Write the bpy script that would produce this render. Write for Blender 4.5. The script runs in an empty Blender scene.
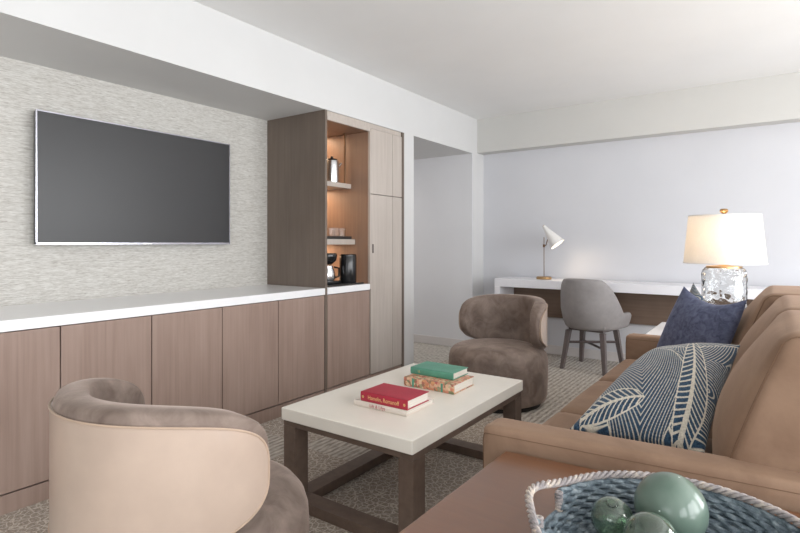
import bpy, bmesh, math, random
from mathutils import Vector, Matrix
random.seed(7)
PI = math.pi
scene = bpy.context.scene
COL = scene.collection
R = math.radians

# ------------------------------------------------------------------ camera
F_PX, HOR, VPX, EYE = 530.0, 243.0, 772.0, 1.2
yaw = math.atan((VPX - 400) / F_PX)
cam = bpy.data.cameras.new('camera'); camo = bpy.data.objects.new('camera', cam); COL.objects.link(camo)
camo.location = (0, 0, EYE); camo.rotation_euler = (PI / 2, 0, yaw)
cam.sensor_width = 36; cam.lens = 36 * F_PX / 800; cam.shift_y = -(266.5 - HOR) / 800
cam.clip_start = 0.05
scene.camera = camo
scene.view_settings.view_transform = 'Standard'; scene.view_settings.look = 'None'
scene.view_settings.exposure = 0.1; scene.view_settings.gamma = 1; scene.view_settings.use_curve_mapping = False

# ------------------------------------------------------------------ materials
def newmat(name):
    m = bpy.data.materials.new(name); m.use_nodes = True
    nt = m.node_tree; b = nt.nodes['Principled BSDF']
    return m, nt, b
def N(nt, t, **kw):
    n = nt.nodes.new(t)
    for k, v in kw.items(): setattr(n, k, v)
    return n
def setin(n, **kw):
    for k, v in kw.items(): n.inputs[k.replace('_', ' ')].default_value = v
def c4(c): return (c[0], c[1], c[2], 1)
def srgb(r, g, b):
    f = lambda v: ((v / 255 + .055) / 1.055) ** 2.4 if v > 10 else v / 255 / 12.92
    return (f(r), f(g), f(b))
def coords(nt, scale=(1, 1, 1), kind='Object', rot=(0, 0, 0)):
    mp = N(nt, 'ShaderNodeMapping'); mp.inputs['Scale'].default_value = scale; mp.inputs['Rotation'].default_value = rot
    if kind == 'World':
        g = N(nt, 'ShaderNodeNewGeometry'); nt.links.new(g.outputs['Position'], mp.inputs['Vector'])
    else:
        t = N(nt, 'ShaderNodeTexCoord'); nt.links.new(t.outputs[kind], mp.inputs['Vector'])
    return mp.outputs['Vector']
def noise(nt, vec, scale=5, detail=4, rough=.55, dist=0):
    n = N(nt, 'ShaderNodeTexNoise'); setin(n, Scale=scale, Detail=detail, Roughness=rough, Distortion=dist)
    nt.links.new(vec, n.inputs['Vector']); return n.outputs['Fac']
def ramp(nt, fac, stops):
    r = N(nt, 'ShaderNodeValToRGB'); e = r.color_ramp.elements
    while len(e) < len(stops): e.new(.5)
    for i, (p, c) in enumerate(stops): e[i].position = p; e[i].color = c4(c)
    nt.links.new(fac, r.inputs['Fac']); return r.outputs['Color']
def math_n(nt, op, a, b=None, clamp=False):
    n = N(nt, 'ShaderNodeMath', operation=op); n.use_clamp = clamp
    for i, v in enumerate((a, b)):
        if v is None: continue
        if isinstance(v, (int, float)): n.inputs[i].default_value = v
        else: nt.links.new(v, n.inputs[i])
    return n.outputs[0]
def mixc(nt, fac, a, b):
    n = N(nt, 'ShaderNodeMix', data_type='RGBA')
    for s, v in ((0, fac), (6, a), (7, b)):
        if isinstance(v, (int, float)): n.inputs[s].default_value = v
        elif isinstance(v, tuple): n.inputs[s].default_value = c4(v)
        else: nt.links.new(v, n.inputs[s])
    return n.outputs[2]
def bump(nt, b, h, strength=.3, dist=.01):
    n = N(nt, 'ShaderNodeBump'); setin(n, Strength=strength, Distance=dist)
    nt.links.new(h, n.inputs['Height']); nt.links.new(n.outputs['Normal'], b.inputs['Normal'])
def plain(name, col, rough=.5, metal=0, var=.04, vscale=8, bmp=0, bscale=200, spec=.5, **kw):
    m, nt, b = newmat(name)
    v = coords(nt)
    f = noise(nt, v, vscale, 4)
    lo = tuple(max(0, c * (1 - var * 2)) for c in col); hi = tuple(min(1, c * (1 + var * 2)) for c in col)
    nt.links.new(ramp(nt, f, [(.3, lo), (.7, hi)]), b.inputs['Base Color'])
    setin(b, Roughness=rough, Metallic=metal); b.inputs['Specular IOR Level'].default_value = spec
    for k, val in kw.items(): b.inputs[k.replace('_', ' ')].default_value = val
    if bmp: bump(nt, b, noise(nt, v, bscale, 3), bmp, .004)
    return m

def wood(name, lo, hi, rough=.4, grain=(60, 60, 1.6), coat=0, spec=.5):
    m, nt, b = newmat(name)
    v = coords(nt, grain, 'World'); v2 = coords(nt, (3, 3, 1.2), 'World')
    f = noise(nt, v, 1, 6, .6, .4); g = noise(nt, v2, 1.3, 3)
    mixf = math_n(nt, 'ADD', math_n(nt, 'MULTIPLY', f, .6), math_n(nt, 'MULTIPLY', g, .5))
    nt.links.new(ramp(nt, mixf, [(.35, lo), (.75, hi)]), b.inputs['Base Color'])
    setin(b, Roughness=rough); b.inputs['Specular IOR Level'].default_value = spec
    b.inputs['Coat Weight'].default_value = coat; b.inputs['Coat Roughness'].default_value = .24
    bump(nt, b, f, .08, .002)
    return m

def velvet(name, lo, hi, scale=7, sheen=.6, rough=.75):
    m, nt, b = newmat(name)
    v = coords(nt); f = noise(nt, v, scale, 5, .6, .8); g = noise(nt, v, 350, 2)
    nt.links.new(ramp(nt, f, [(.3, lo), (.7, hi)]), b.inputs['Base Color'])
    setin(b, Roughness=rough); b.inputs['Sheen Weight'].default_value = sheen
    b.inputs['Sheen Roughness'].default_value = .35; b.inputs['Sheen Tint'].default_value = c4(tuple(min(1, c * 1.8 + .15) for c in hi))
    b.inputs['Specular IOR Level'].default_value = .25
    bump(nt, b, g, .15, .002)
    return m

M = {}
M['white_paint'] = plain('white_paint', (.62, .62, .617), .6, var=.008, vscale=3, bmp=.03, bscale=120, spec=.3)
M['ceiling_paint'] = plain('ceiling_paint', (.80, .80, .795), .8, var=.008, vscale=2, spec=.2)
M['wall_paint'] = plain('wall_paint', (.60, .605, .635), .7, var=.008, vscale=2, bmp=.03, bscale=150, spec=.2)
M['hall_paint'] = plain('hall_paint', (.69, .69, .71), .7, var=.01, vscale=2, spec=.2)
M['beam_paint'] = plain('beam_paint', (.57, .565, .545), .7, var=.008, vscale=2, spec=.2)
M['baseboard_paint'] = plain('baseboard_paint', (.62, .59, .58), .5, var=.01)
M['cabinet'] = wood('cabinet_veneer', srgb(140, 119, 109), srgb(164, 143, 132), .28, (45, 45, 1.4))
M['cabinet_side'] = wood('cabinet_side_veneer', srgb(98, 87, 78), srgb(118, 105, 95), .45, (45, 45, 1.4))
M['cabinet_pale'] = wood('pale_veneer', srgb(172, 162, 154), srgb(192, 183, 175), .36, (45, 45, 1.4))
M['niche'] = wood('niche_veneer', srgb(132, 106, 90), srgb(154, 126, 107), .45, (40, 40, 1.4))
M['dark_gap'] = plain('dark_gap', (.05, .035, .03), .6)
M['quartz'] = plain('white_quartz', (.87, .87, .885), .22, var=.004, vscale=20)
M['table_stone'] = plain('cream_stone', srgb(232, 227, 217), .25, var=.008, vscale=10)
M['table_wood'] = wood('table_wood', srgb(84, 69, 60), srgb(112, 95, 84), .45, (25, 25, 25))
M['velvet'] = velvet('taupe_velvet', srgb(98, 84, 76), srgb(140, 125, 116), 9, .6)
M['chair_leather'] = plain('cream_leather', srgb(176, 157, 143), .32, var=.04, vscale=5, bmp=.04, bscale=260, Coat_Weight=.6, Coat_Roughness=.2)
M['piping'] = plain('piping_leather', srgb(172, 150, 132), .45)
M['black_plinth'] = plain('black_plinth', (.012, .011, .01), .5)
M['sofa'] = velvet('camel_suede', srgb(123, 98, 80), srgb(146, 120, 100), 4, .3, .7)
M['seam'] = plain('seam_thread', srgb(104, 78, 58), .7)
M['side_wood'] = wood('chestnut_wood', srgb(102, 63, 39), srgb(113, 72, 45), .30, (6, 60, 60), coat=1.0, spec=.6)
M['desk_white'] = plain('desk_white', (.80, .80, .84), .35, var=.01)
M['desk_panel'] = wood('desk_panel_wood', srgb(96, 78, 66), srgb(120, 100, 86), .5, (2, 60, 60))
M['chair_grey'] = plain('grey_upholstery', srgb(146, 142, 142), .6, var=.05, vscale=10, bmp=.08, bscale=300, spec=.4)
M['chair_leg'] = wood('grey_brown_wood', srgb(84, 76, 75), srgb(116, 107, 106), .36, (60, 60, 4))
M['brass'] = plain('brass', srgb(184, 150, 108), .3, 1, var=.05)
M['bronze'] = plain('dark_bronze', srgb(110, 84, 62), .35, .9)
M['steel'] = plain('brushed_steel', (.72, .72, .73), .25, 1)
M['tv_frame'] = plain('tv_frame', (.45, .45, .50), .25, .9)
M['tv_back'] = plain('tv_back', (.02, .02, .02), .5)
M['tv_screen'] = plain('tv_screen', (.028, .028, .03), .38, var=.01, spec=.55)
M['black_plastic'] = plain('black_plastic', (.012, .012, .013), .2)
M['dark_tray'] = plain('dark_tray', (.03, .026, .024), .35)
M['lamp_white'] = plain('lamp_white_metal', (.78, .77, .75), .35)
M['navy'] = velvet('navy_chenille', srgb(62, 66, 88), srgb(98, 104, 128), 40, .5, .8)
M['red_cloth'] = plain('red_book_cloth', srgb(166, 36, 58), .5, var=.04, bmp=.1, bscale=500)
M['green_cloth'] = plain('green_book_cloth', srgb(84, 146, 124), .45, var=.08, bmp=.1, bscale=500)
M['cream_cover'] = plain('cream_book_cover', srgb(222, 212, 202), .45, var=.02)
M['gold_ink'] = plain('gold_ink', srgb(225, 190, 130), .4, .2)
M['red_ink'] = plain('red_ink', srgb(170, 50, 70), .5)
def pages_mat():
    m, nt, b = newmat('book_pages')
    f = noise(nt, coords(nt, (2, 2, 900)), 1, 2)
    nt.links.new(ramp(nt, f, [(.35, srgb(214, 206, 196)), (.65, srgb(240, 236, 228))]), b.inputs['Base Color']); setin(b, Roughness=.8)
    return m
M['pages'] = pages_mat()
def floral_mat():
    m, nt, b = newmat('floral_cover')
    v = coords(nt, (1, 1, 1))
    vo = N(nt, 'ShaderNodeTexVoronoi'); setin(vo, Scale=75.0); nt.links.new(v, vo.inputs['Vector'])
    sep = N(nt, 'ShaderNodeSeparateColor'); nt.links.new(vo.outputs['Color'], sep.inputs['Color'])
    col = ramp(nt, sep.outputs[0], [(0, srgb(216, 190, 156)), (.3, srgb(204, 126, 106)), (.5, srgb(220, 198, 164)), (.68, srgb(116, 124, 90)), (.85, srgb(184, 92, 88)), (1, srgb(210, 158, 108))])
    nt.links.new(col, b.inputs['Base Color']); setin(b, Roughness=.5)
    return m
M['floral'] = floral_mat()

def wallpaper_mat():
    m, nt, b = newmat('grasscloth_wallpaper')
    v = coords(nt, (1, 32, 310), 'World'); v2 = coords(nt, (1, 10, 150), 'World')
    f = noise(nt, v, 1.0, 4, .65, .3); g = noise(nt, v2, 1.0, 3, .6)
    s = math_n(nt, 'ADD', math_n(nt, 'MULTIPLY', f, .7), math_n(nt, 'MULTIPLY', g, .3))
    nt.links.new(ramp(nt, s, [(.33, srgb(150, 145, 138)), (.46, srgb(184, 181, 175)), (.56, srgb(199, 197, 192)), (.68, srgb(214, 213, 209))]), b.inputs['Base Color'])
    setin(b, Roughness=.7); bump(nt, b, s, .35, .006)
    return m
M['wallpaper'] = wallpaper_mat()

def carpet_mat():
    m, nt, b = newmat('patterned_carpet')
    g = N(nt, 'ShaderNodeNewGeometry'); sep = N(nt, 'ShaderNodeSeparateXYZ'); nt.links.new(g.outputs['Position'], sep.inputs[0])
    X, Y = sep.outputs[0], sep.outputs[1]
    # planks running away from the camera, each with one of three weaves
    px = math_n(nt, 'FLOOR', math_n(nt, 'MULTIPLY', X, 2.2)); wn = N(nt, 'ShaderNodeTexWhiteNoise', noise_dimensions='2D')
    off = N(nt, 'ShaderNodeTexWhiteNoise', noise_dimensions='1D'); nt.links.new(px, off.inputs['W'])
    py = math_n(nt, 'FLOOR', math_n(nt, 'ADD', math_n(nt, 'MULTIPLY', Y, 1.1), off.outputs[0]))
    cmb = N(nt, 'ShaderNodeCombineXYZ'); nt.links.new(px, cmb.inputs[0]); nt.links.new(py, cmb.inputs[1]); nt.links.new(cmb.outputs[0], wn.inputs['Vector'])
    # weave A: dashes in rows along Y
    va = coords(nt, (70, 16, 1), 'World'); a = noise(nt, va, 1, 3, .6)
    row = math_n(nt, 'PINGPONG', math_n(nt, 'MULTIPLY', X, 26.0), .5)
    A = math_n(nt, 'ADD', math_n(nt, 'MULTIPLY', a, .75), math_n(nt, 'MULTIPLY', row, .45))
    # weave B: net of pale cell outlines
    vo = N(nt, 'ShaderNodeTexVoronoi', feature='DISTANCE_TO_EDGE'); setin(vo, Scale=30.0)
    nt.links.new(coords(nt, (1, 1, 0), 'World'), vo.inputs['Vector'])
    edge = math_n(nt, 'LESS_THAN', vo.outputs['Distance'], .06)
    fine = noise(nt, coords(nt, (120, 120, 1), 'World'), 1, 2)
    B = math_n(nt, 'ADD', math_n(nt, 'MULTIPLY', edge, .26), math_n(nt, 'MULTIPLY', fine, .8))
    sel = math_n(nt, 'GREATER_THAN', wn.outputs[0], .62)
    mixv = N(nt, 'ShaderNodeMix', data_type='FLOAT'); nt.links.new(sel, mixv.inputs[0]); nt.links.new(A, mixv.inputs[2]); nt.links.new(B, mixv.inputs[3])
    col = ramp(nt, mixv.outputs[0], [(.25, srgb(112, 104, 95)), (.42, srgb(156, 148, 138)), (.55, srgb(186, 179, 169)), (.8, srgb(224, 217, 206))])
    colB = mixc(nt, math_n(nt, 'MULTIPLY', sel, .22), col, srgb(150, 122, 96))
    nt.links.new(colB, b.inputs['Base Color']); setin(b, Roughness=.95); b.inputs['Specular IOR Level'].default_value = .1
    b.inputs['Sheen Weight'].default_value = .2
    bump(nt, b, mixv.outputs[0], .5, .008)
    return m
M['carpet'] = carpet_mat()

def glassm(name, col, rough=.02, trans=1.0, ior=1.45, dens=None):
    m, nt, b = newmat(name)
    f = noise(nt, coords(nt), 12, 3)
    nt.links.new(ramp(nt, f, [(.3, tuple(c * .92 for c in col)), (.7, col)]), b.inputs['Base Color'])
    setin(b, Roughness=rough, IOR=ior); b.inputs['Transmission Weight'].default_value = trans
    return m
M['clear_glass'] = glassm('clear_glass', (.98, .99, .99))
def float_glass(name, c1, c2, trans, rough):
    m, nt, b = newmat(name)
    v = coords(nt); f = noise(nt, v, 9, 3, .5, .6)
    vo = N(nt, 'ShaderNodeTexVoronoi'); setin(vo, Scale=60.0); nt.links.new(v, vo.inputs['Vector'])
    spec = math_n(nt, 'LESS_THAN', vo.outputs['Distance'], .13)
    keep = math_n(nt, 'GREATER_THAN', noise(nt, v, 22, 2), .56)
    col = mixc(nt, math_n(nt, 'MULTIPLY', spec, keep), ramp(nt, f, [(.3, c1), (.7, c2)]), (.75, .86, .8))
    nt.links.new(col, b.inputs['Base Color']); setin(b, Roughness=rough, IOR=1.4)
    b.inputs['Transmission Weight'].default_value = trans
    b.inputs['Coat Weight'].default_value = .6; b.inputs['Coat Roughness'].default_value = .12
    return m
M['float_frosted'] = float_glass('frosted_green_glass', srgb(88, 110, 98), srgb(116, 134, 122), .2, .38)
M['float_clear'] = float_glass('clear_green_glass', srgb(188, 214, 192), srgb(214, 232, 214), .95, .04)

def shade_mat():
    m, nt, b = newmat('linen_shade'); nt.nodes.remove(b)
    f = noise(nt, coords(nt, (300, 300, 60)), 1, 2)
    col = ramp(nt, f, [(.3, (.84, .82, .78)), (.7, (.9, .88, .85))])
    d = N(nt, 'ShaderNodeBsdfDiffuse'); t = N(nt, 'ShaderNodeBsdfTranslucent'); mx = N(nt, 'ShaderNodeMixShader'); mx.inputs[0].default_value = .4
    nt.links.new(col, d.inputs[0]); nt.links.new(col, t.inputs[0]); nt.links.new(d.outputs[0], mx.inputs[1]); nt.links.new(t.outputs[0], mx.inputs[2])
    nt.links.new(mx.outputs[0], nt.nodes['Material Output'].inputs['Surface'])
    return m
M['shade'] = shade_mat()
def emis(name, col, s):
    m, nt, b = newmat(name); b.inputs['Emission Color'].default_value = c4(col); b.inputs['Emission Strength'].default_value = s
    return m
M['bulb'] = emis('glowing_bulb', (1, .86, .66), 8)
M['led'] = emis('led_strip', (1, .68, .40), 14)

def basket_mat(name, c1, c2, c3, sc=55):
    m, nt, b = newmat(name)
    f = noise(nt, coords(nt), sc, 4, .65)
    nt.links.new(ramp(nt, f, [(.3, c1), (.52, c2), (.72, c3)]), b.inputs['Base Color']); setin(b, Roughness=.65)
    return m
M['seagrass'] = basket_mat('blue_grey_seagrass', srgb(58, 69, 78), srgb(100, 113, 121), srgb(146, 156, 160))
M['rim_grass'] = basket_mat('pale_rim_seagrass', srgb(110, 108, 112), srgb(158, 150, 148), srgb(206, 192, 174), 30)

def leaf_mat():
    m, nt, b = newmat('leaf_print')
    a = N(nt, 'ShaderNodeAttribute'); a.attribute_name = 'print'
    f = noise(nt, coords(nt), 160, 3)
    navy = ramp(nt, f, [(.3, srgb(24, 42, 64)), (.7, srgb(56, 84, 108))])
    cream = ramp(nt, f, [(.3, srgb(176, 170, 156)), (.7, srgb(214, 208, 194))])
    nt.links.new(mixc(nt, a.outputs['Fac'], navy, cream), b.inputs['Base Color'])
    setin(b, Roughness=.8); b.inputs['Sheen Weight'].default_value = .2; b.inputs['Specular IOR Level'].default_value = .2
    bump(nt, b, f, .2, .002)
    return m
M['leaf'] = leaf_mat()

# ------------------------------------------------------------------ builders
def link(name, verts, faces, mat, parent=None, smooth=False, loc=None):
    me = bpy.data.meshes.new(name); me.from_pydata([tuple(v) for v in verts], [], faces); me.update()
    bm = bmesh.new(); bm.from_mesh(me); bmesh.ops.recalc_face_normals(bm, faces=bm.faces); bm.to_mesh(me); bm.free()
    return finish(name, me, mat, parent, smooth)
def finish(name, me, mat, parent, smooth):
    o = bpy.data.objects.new(name, me); COL.objects.link(o)
    mats = mat if isinstance(mat, list) else [mat]
    for mm in mats: me.materials.append(M[mm] if isinstance(mm, str) else mm)
    if smooth:
        for p in me.polygons: p.use_smooth = True
        if smooth != 'all':
            try: me.set_sharp_from_angle(angle=R(38))
            except Exception: pass
    if parent: o.parent = parent
    return o
class MB:
    """collects shapes into ONE mesh"""
    def __init__(s): s.v = []; s.f = []
    def add(s, v, f):
        n = len(s.v); s.v += [tuple(p) for p in v]; s.f += [tuple(i + n for i in q) for q in f]; return s
    def box(s, x0, x1, y0, y1, z0, z1, bev=0, seg=2, xf=None):
        bm = bmesh.new()
        bmesh.ops.create_cube(bm, size=1)
        for v in bm.verts:
            v.co = Vector(((x0 + x1) / 2 + v.co.x * (x1 - x0), (y0 + y1) / 2 + v.co.y * (y1 - y0), (z0 + z1) / 2 + v.co.z * (z1 - z0)))
        if bev: bmesh.ops.bevel(bm, geom=list(bm.edges), offset=bev, segments=seg, profile=.5, affect='EDGES')
        if xf: bmesh.ops.transform(bm, matrix=xf, verts=bm.verts)
        bm.verts.index_update()
        s.add([v.co.copy() for v in bm.verts], [[v.index for v in f.verts] for f in bm.faces]); bm.free(); return s
    def prism(s, poly, z0, z1, bev=0):
        bm = bmesh.new(); a = [bm.verts.new((x, y, z0)) for x, y in poly]; b = [bm.verts.new((x, y, z1)) for x, y in poly]; n = len(poly)
        bm.faces.new(a[::-1]); bm.faces.new(b)
        for i in range(n): bm.faces.new((a[i], a[(i + 1) % n], b[(i + 1) % n], b[i]))
        if bev: bmesh.ops.bevel(bm, geom=list(bm.edges), offset=bev, segments=2, profile=.5, affect='EDGES')
        bm.verts.index_update()
        s.add([v.co.copy() for v in bm.verts], [[v.index for v in f.verts] for f in bm.faces]); bm.free(); return s
    def lathe(s, prof, seg=48, c=(0, 0, 0), xf=None):
        v = []; f = []; n = len(prof)
        for k in range(seg):
            a = 2 * PI * k / seg
            for r, z in prof: v.append(Vector((c[0] + r * math.cos(a), c[1] + r * math.sin(a), c[2] + z)))
        for k in range(seg):
            k2 = (k + 1) % seg
            for i in range(n - 1):
                f.append((k * n + i, k2 * n + i, k2 * n + i + 1, k * n + i + 1))
        bm = bmesh.new(); bv = [bm.verts.new(p) for p in v]
        for q in f:
            try: bm.faces.new([bv[i] for i in q])
            except ValueError: pass
        bmesh.ops.remove_doubles(bm, verts=bm.verts, dist=1e-5)
        if xf: bmesh.ops.transform(bm, matrix=xf, verts=bm.verts)
        bm.verts.index_update()
        s.add([p.co.copy() for p in bm.verts], [[p.index for p in q.verts] for q in bm.faces]); bm.free(); return s
    def tube(s, pts, rad, seg=8, closed=False, flat=1.0):
        pts = [Vector(p) for p in pts]; n = len(pts)
        rads = rad if isinstance(rad, (list, tuple)) else [rad] * n
        v = []; f = []; up = None
        for i, p in enumerate(pts):
            a = pts[(i - 1) % n] if (closed or i > 0) else p; b = pts[(i + 1) % n] if (closed or i < n - 1) else p
            t = (b - a).normalized()
            if up is None:
                up = Vector((0, 0, 1)) if abs(t.z) < .9 else Vector((1, 0, 0))
            u = (up - t * up.dot(t)).normalized(); w = t.cross(u); up = u
            for k in range(seg):
                g = 2 * PI * k / seg; v.append(p + (u * math.cos(g) + w * math.sin(g) * flat) * rads[i])
        m = n if closed else n - 1
        for i in range(m):
            j = (i + 1) % n
            for k in range(seg):
                k2 = (k + 1) % seg; f.append((i * seg + k, i * seg + k2, j * seg + k2, j * seg + k))
        if not closed: f.append(tuple(range(seg))[::-1]); f.append(tuple((n - 1) * seg + k for k in range(seg)))
        return s.add(v, f)
    def taper(s, p0, p1, w0, w1, bev=0):
        """square bar from p0 to p1 with half widths w0 -> w1"""
        p0, p1 = Vector(p0), Vector(p1); v = []
        for p, w in ((p0, w0), (p1, w1)):
            wx, wy = w if isinstance(w, tuple) else (w, w)
            for sx, sy in ((-1, -1), (1, -1), (1, 1), (-1, 1)): v.append(p + Vector((sx * wx, sy * wy, 0)))
        return s.add(v, [(0, 1, 2, 3), (7, 6, 5, 4), (0, 4, 5, 1), (1, 5, 6, 2), (2, 6, 7, 3), (3, 7, 4, 0)])
    def build(s, name, mat, parent=None, smooth=False): return link(name, s.v, s.f, mat, parent, smooth)

def tag(o, label=None, cat=None, group=None, kind=None):
    if label: o['label'] = label
    if cat: o['category'] = cat
    if group: o['group'] = group
    if kind: o['kind'] = kind
    return o
def empty(name, loc=(0, 0, 0), rz=0, label=None, cat=None, group=None):
    o = bpy.data.objects.new(name, None); COL.objects.link(o); o.location = loc; o.rotation_euler = (0, 0, rz); o.empty_display_size = .1
    return tag(o, label, cat, group)
def copy_tree(o, parent=None):
    c = o.copy(); COL.objects.link(c)
    if parent: c.parent = parent
    for ch in list(o.children): copy_tree(ch, c)
    return c
def struct(name, mb, mat, smooth=False): return tag(mb.build(name, mat, None, smooth), kind='structure')

# ------------------------------------------------------------------ room shell
XF, XB = -2.77, -3.42          # cabinet front plane, wall behind it
CEIL, SOF = 2.617, 2.213
YW = 5.65                      # far wall
XR, YB = 2.45, -3.0            # window wall, wall behind the camera
struct('floor', MB().box(-6.0, XR + .2, YB - .2, YW + .2, -.1, 0), 'carpet')
struct('ceiling', MB().box(-2.9, XR + .2, YB - .2, YW + .2, CEIL, CEIL + .1), 'ceiling_paint')
struct('wall_left', MB().box(XB - .12, XB, YB, 4.05, 0, SOF + .05), 'wallpaper')
# soffit over the cabinets, opening header and posts
struct('trim_1', MB().box(XB - .12, XF, YB, YW, SOF, CEIL + .02), 'white_paint')
struct('trim_2', MB().box(XB - .12, XF, 4.012, 4.172, 0, SOF), 'white_paint')
struct('trim_3', MB().box(-2.9, XF, 5.385, YW, 0, SOF), 'white_paint')
struct('wall_hall', MB().box(-6.0, -2.9, 5.372, 5.5, 0, SOF + .1).box(-2.9, XF - .002, 5.372, 5.385, 0, SOF), 'hall_paint')
struct('wall_hall_side', MB().box(-6.0, XB - .12, 4.05, 4.172, 0, SOF + .1), 'hall_paint')
struct('wall_hall_end', MB().box(-6.1, -6.0, 4.05, 5.5, 0, SOF + .1), 'hall_paint')
struct('ceiling_hall', MB().box(-6.0, XB - .12, 4.05, 5.5, SOF, SOF + .1), 'hall_paint')
struct('baseboard_hall', MB().box(-6.0, XF - .004, 5.358, 5.372, 0, .095, .004), 'baseboard_paint')
struct('wall_far', MB().box(XF - .1, XR + .1, YW, YW + .12, 0, CEIL), 'wall_paint')
struct('trim_4', MB().box(XF, XR, 5.49, YW, 2.232, CEIL + .02), 'beam_paint')
struct('baseboard_far', MB().box(XF, XR, YW - .014, YW, 0, .095, .004), 'baseboard_paint')
# wall behind the camera, with a window
def windowed_wall(name, axis, pos, a0, a1, holes, thick=.15):
    """holes: (s0, s1, z0, z1) along the wall"""
    mb = MB(); cuts = sorted(holes); s = a0
    def bx(u0, u1, z0, z1):
        if u1 - u0 < 1e-4 or z1 - z0 < 1e-4: return
        if axis == 'x': mb.box(pos, pos + thick, u0, u1, z0, z1)
        else: mb.box(u0, u1, pos - thick, pos, z0, z1)
    for s0, s1, z0, z1 in cuts:
        bx(s, s0, 0, CEIL); bx(s0, s1, 0, z0); bx(s0, s1, z1, CEIL); s = s1
    bx(s, a1, 0, CEIL)
    return struct(name, mb, 'white_paint')
RW = [(-2.4, -.4, .25, 2.35), (.1, 2.1, .25, 2.35), (2.6, 4.6, .25, 2.35)]
BW = [(-1.6, .6, .25, 2.35)]
windowed_wall('wall_right', 'x', XR, YB, YW, RW)
windowed_wall('wall_back', 'y', YB, XB - .1, XR + .1, BW)
wi = 0
for axis, holes in (('x', RW), ('y', BW)):
    for s0, s1, z0, z1 in holes:
        wi += 1; mb = MB(); t = .05
        for u0, u1, w0, w1 in ((s0, s1, z0, z0 + t), (s0, s1, z1 - t, z1), (s0, s0 + t, z0, z1), (s1 - t, s1, z0, z1), ((s0 + s1) / 2 - t / 2, (s0 + s1) / 2 + t / 2, z0, z1)):
            if axis == 'x': mb.box(XR + .04, XR + .10, u0, u1, w0, w1)
            else: mb.box(u0, u1, YB - .10, YB - .04, w0, w1)
        struct('window_%d' % wi, mb, 'white_paint')

# ------------------------------------------------------------------ base cabinets, counter, tall unit
ys = [-.228, .227, .682, 1.137, 1.591, 2.045, 2.5, 2.958]
labels = ['brown base cabinet outside the left edge of the photo, second beyond it',
          'brown base cabinet just outside the left edge of the photo',
          'brown base cabinet cut off by the left edge of the photo, under the television corner',
          'brown base cabinet directly behind the near barrel chair, under the middle of the television',
          'brown base cabinet between two doors, under the right half of the television',
          'brown base cabinet under the right end of the television, third from the tall unit',
          'brown base cabinet touching the tall unit, lit below the white counter end']
labels = ['brown base cabinet two doors beyond the left picture edge',
          'brown base cabinet just beyond the left picture edge',
          'brown base cabinet cut by the left picture edge, left of the near barrel chair',
          'brown base cabinet right behind the near barrel chair, its door partly hidden',
          'brown base cabinet third from the tall unit, above the near chair right shoulder',
          'brown base cabinet second from the tall unit, left of the coffee table corner',
          'brown base cabinet directly against the tall unit, at the right end of the white counter']
for i in range(7):
    y0, y1 = ys[i], ys[i + 1]; g = .003
    c = empty('base_cabinet', ((XF + XB) / 2, (y0 + y1) / 2, 0), 0, labels[i], 'cabinet', 'base cabinets under the television')
    ox, oy = (XF + XB) / 2, (y0 + y1) / 2; w = (y1 - y0) / 2
    hx = (XF - XB) / 2
    MB().box(-hx + .001, hx - .024, -w, w, .085, .80).build('body', 'dark_gap', c)
    MB().box(hx - .022, hx - .003, -w + g, w - g, .092, .803, .0015).build('door', 'cabinet', c)
    MB().box(-hx + .001, hx - .006, -w, w, 0, .084).build('toe_kick', 'cabinet', c)
    side = 1 if i % 2 else -1
    MB().box(hx - .024, hx - .006, side * (w - .12) - .05, side * (w - .12) + .05, .797, .8065).build('finger_pull', 'dark_gap', c)
tag(MB().box(XB + .001, XF + .003, YB + .01, 2.957, .8075, .858, .002).build('countertop', 'quartz'),
    'long white stone countertop running under the wall television', 'countertop')

t = empty('tall_cabinet', (XF, 3.48, 0), 0, 'tall brown veneer unit with lit open niche and pantry doors', 'cabinet')
Y0, Y1, Y2, Y3 = 2.96, 2.985, 3.505, 4.01
def L(mb, dx=XF, dy=3.48):
    mb.v = [(x - dx, y - dy, z) for x, y, z in mb.v]; return mb
L(MB().box(XB, XF - .003, Y0, Y1 - .003, 0, 2.2125)).build('side_panel', 'cabinet_side', t)
L(MB().box(XF - .003, XF, Y0, Y1 - .003, 0, 2.2125)).build('edge_strip', 'cabinet_side', t)
L(MB().box(XB, XF - .022, Y2, Y2 + .02, 0, 2.14)).build('niche_wall', 'niche', t)
L(MB().box(XB + .001, XB + .02, Y1, Y2, .80, 2.15)).build('back_panel', 'niche', t)
L(MB().box(XB, XF - .004, Y1, Y2, 2.142, 2.165)).build('niche_top', 'niche', t)
L(MB().box(XF - .02, XF, Y1, Y2 + .01, 2.14, 2.172)).build('face_rail', 'cabinet_pale', t)
L(MB().box(XB, XF - .012, Y1, Y3 - .0312, 2.173, 2.2125)).build('filler_strip', 'cabinet_pale', t)
L(MB().box(XF - .02, XF, Y2, Y2 + .012, .815, 2.14)).build('face_stile', 'cabinet_pale', t)
L(MB().box(XB, XF - .024, Y2 + .02, Y3 - .002, 0, 2.172)).build('body', 'dark_gap', t)
L(MB().box(XB, XF - .024, Y1, Y2, 0, .80)).build('body', 'dark_gap', t)
L(MB().box(XF - .022, XF - .003, Y1 + .004, Y2 - .001, .092, .803, .0015)).build('door', 'cabinet', t)
L(MB().box(XB, XF - .006, Y1, Y3 - .002, 0, .084)).build('toe_kick', 'cabinet', t)
d = L(MB().box(XF - .022, XF, Y2 + .014, 3.829, .092, 1.612, .0015)).build('door', 'cabinet_pale', t)
L(MB().box(XF - .003, XF + .0015, 3.538, 3.556, 1.115, 1.19, .001)).build('pull_handle', 'dark_gap', d)
L(MB().box(XF - .022, XF, Y2 + .014, 3.829, 1.617, 2.168, .0015)).build('door', 'cabinet_pale', t)
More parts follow.
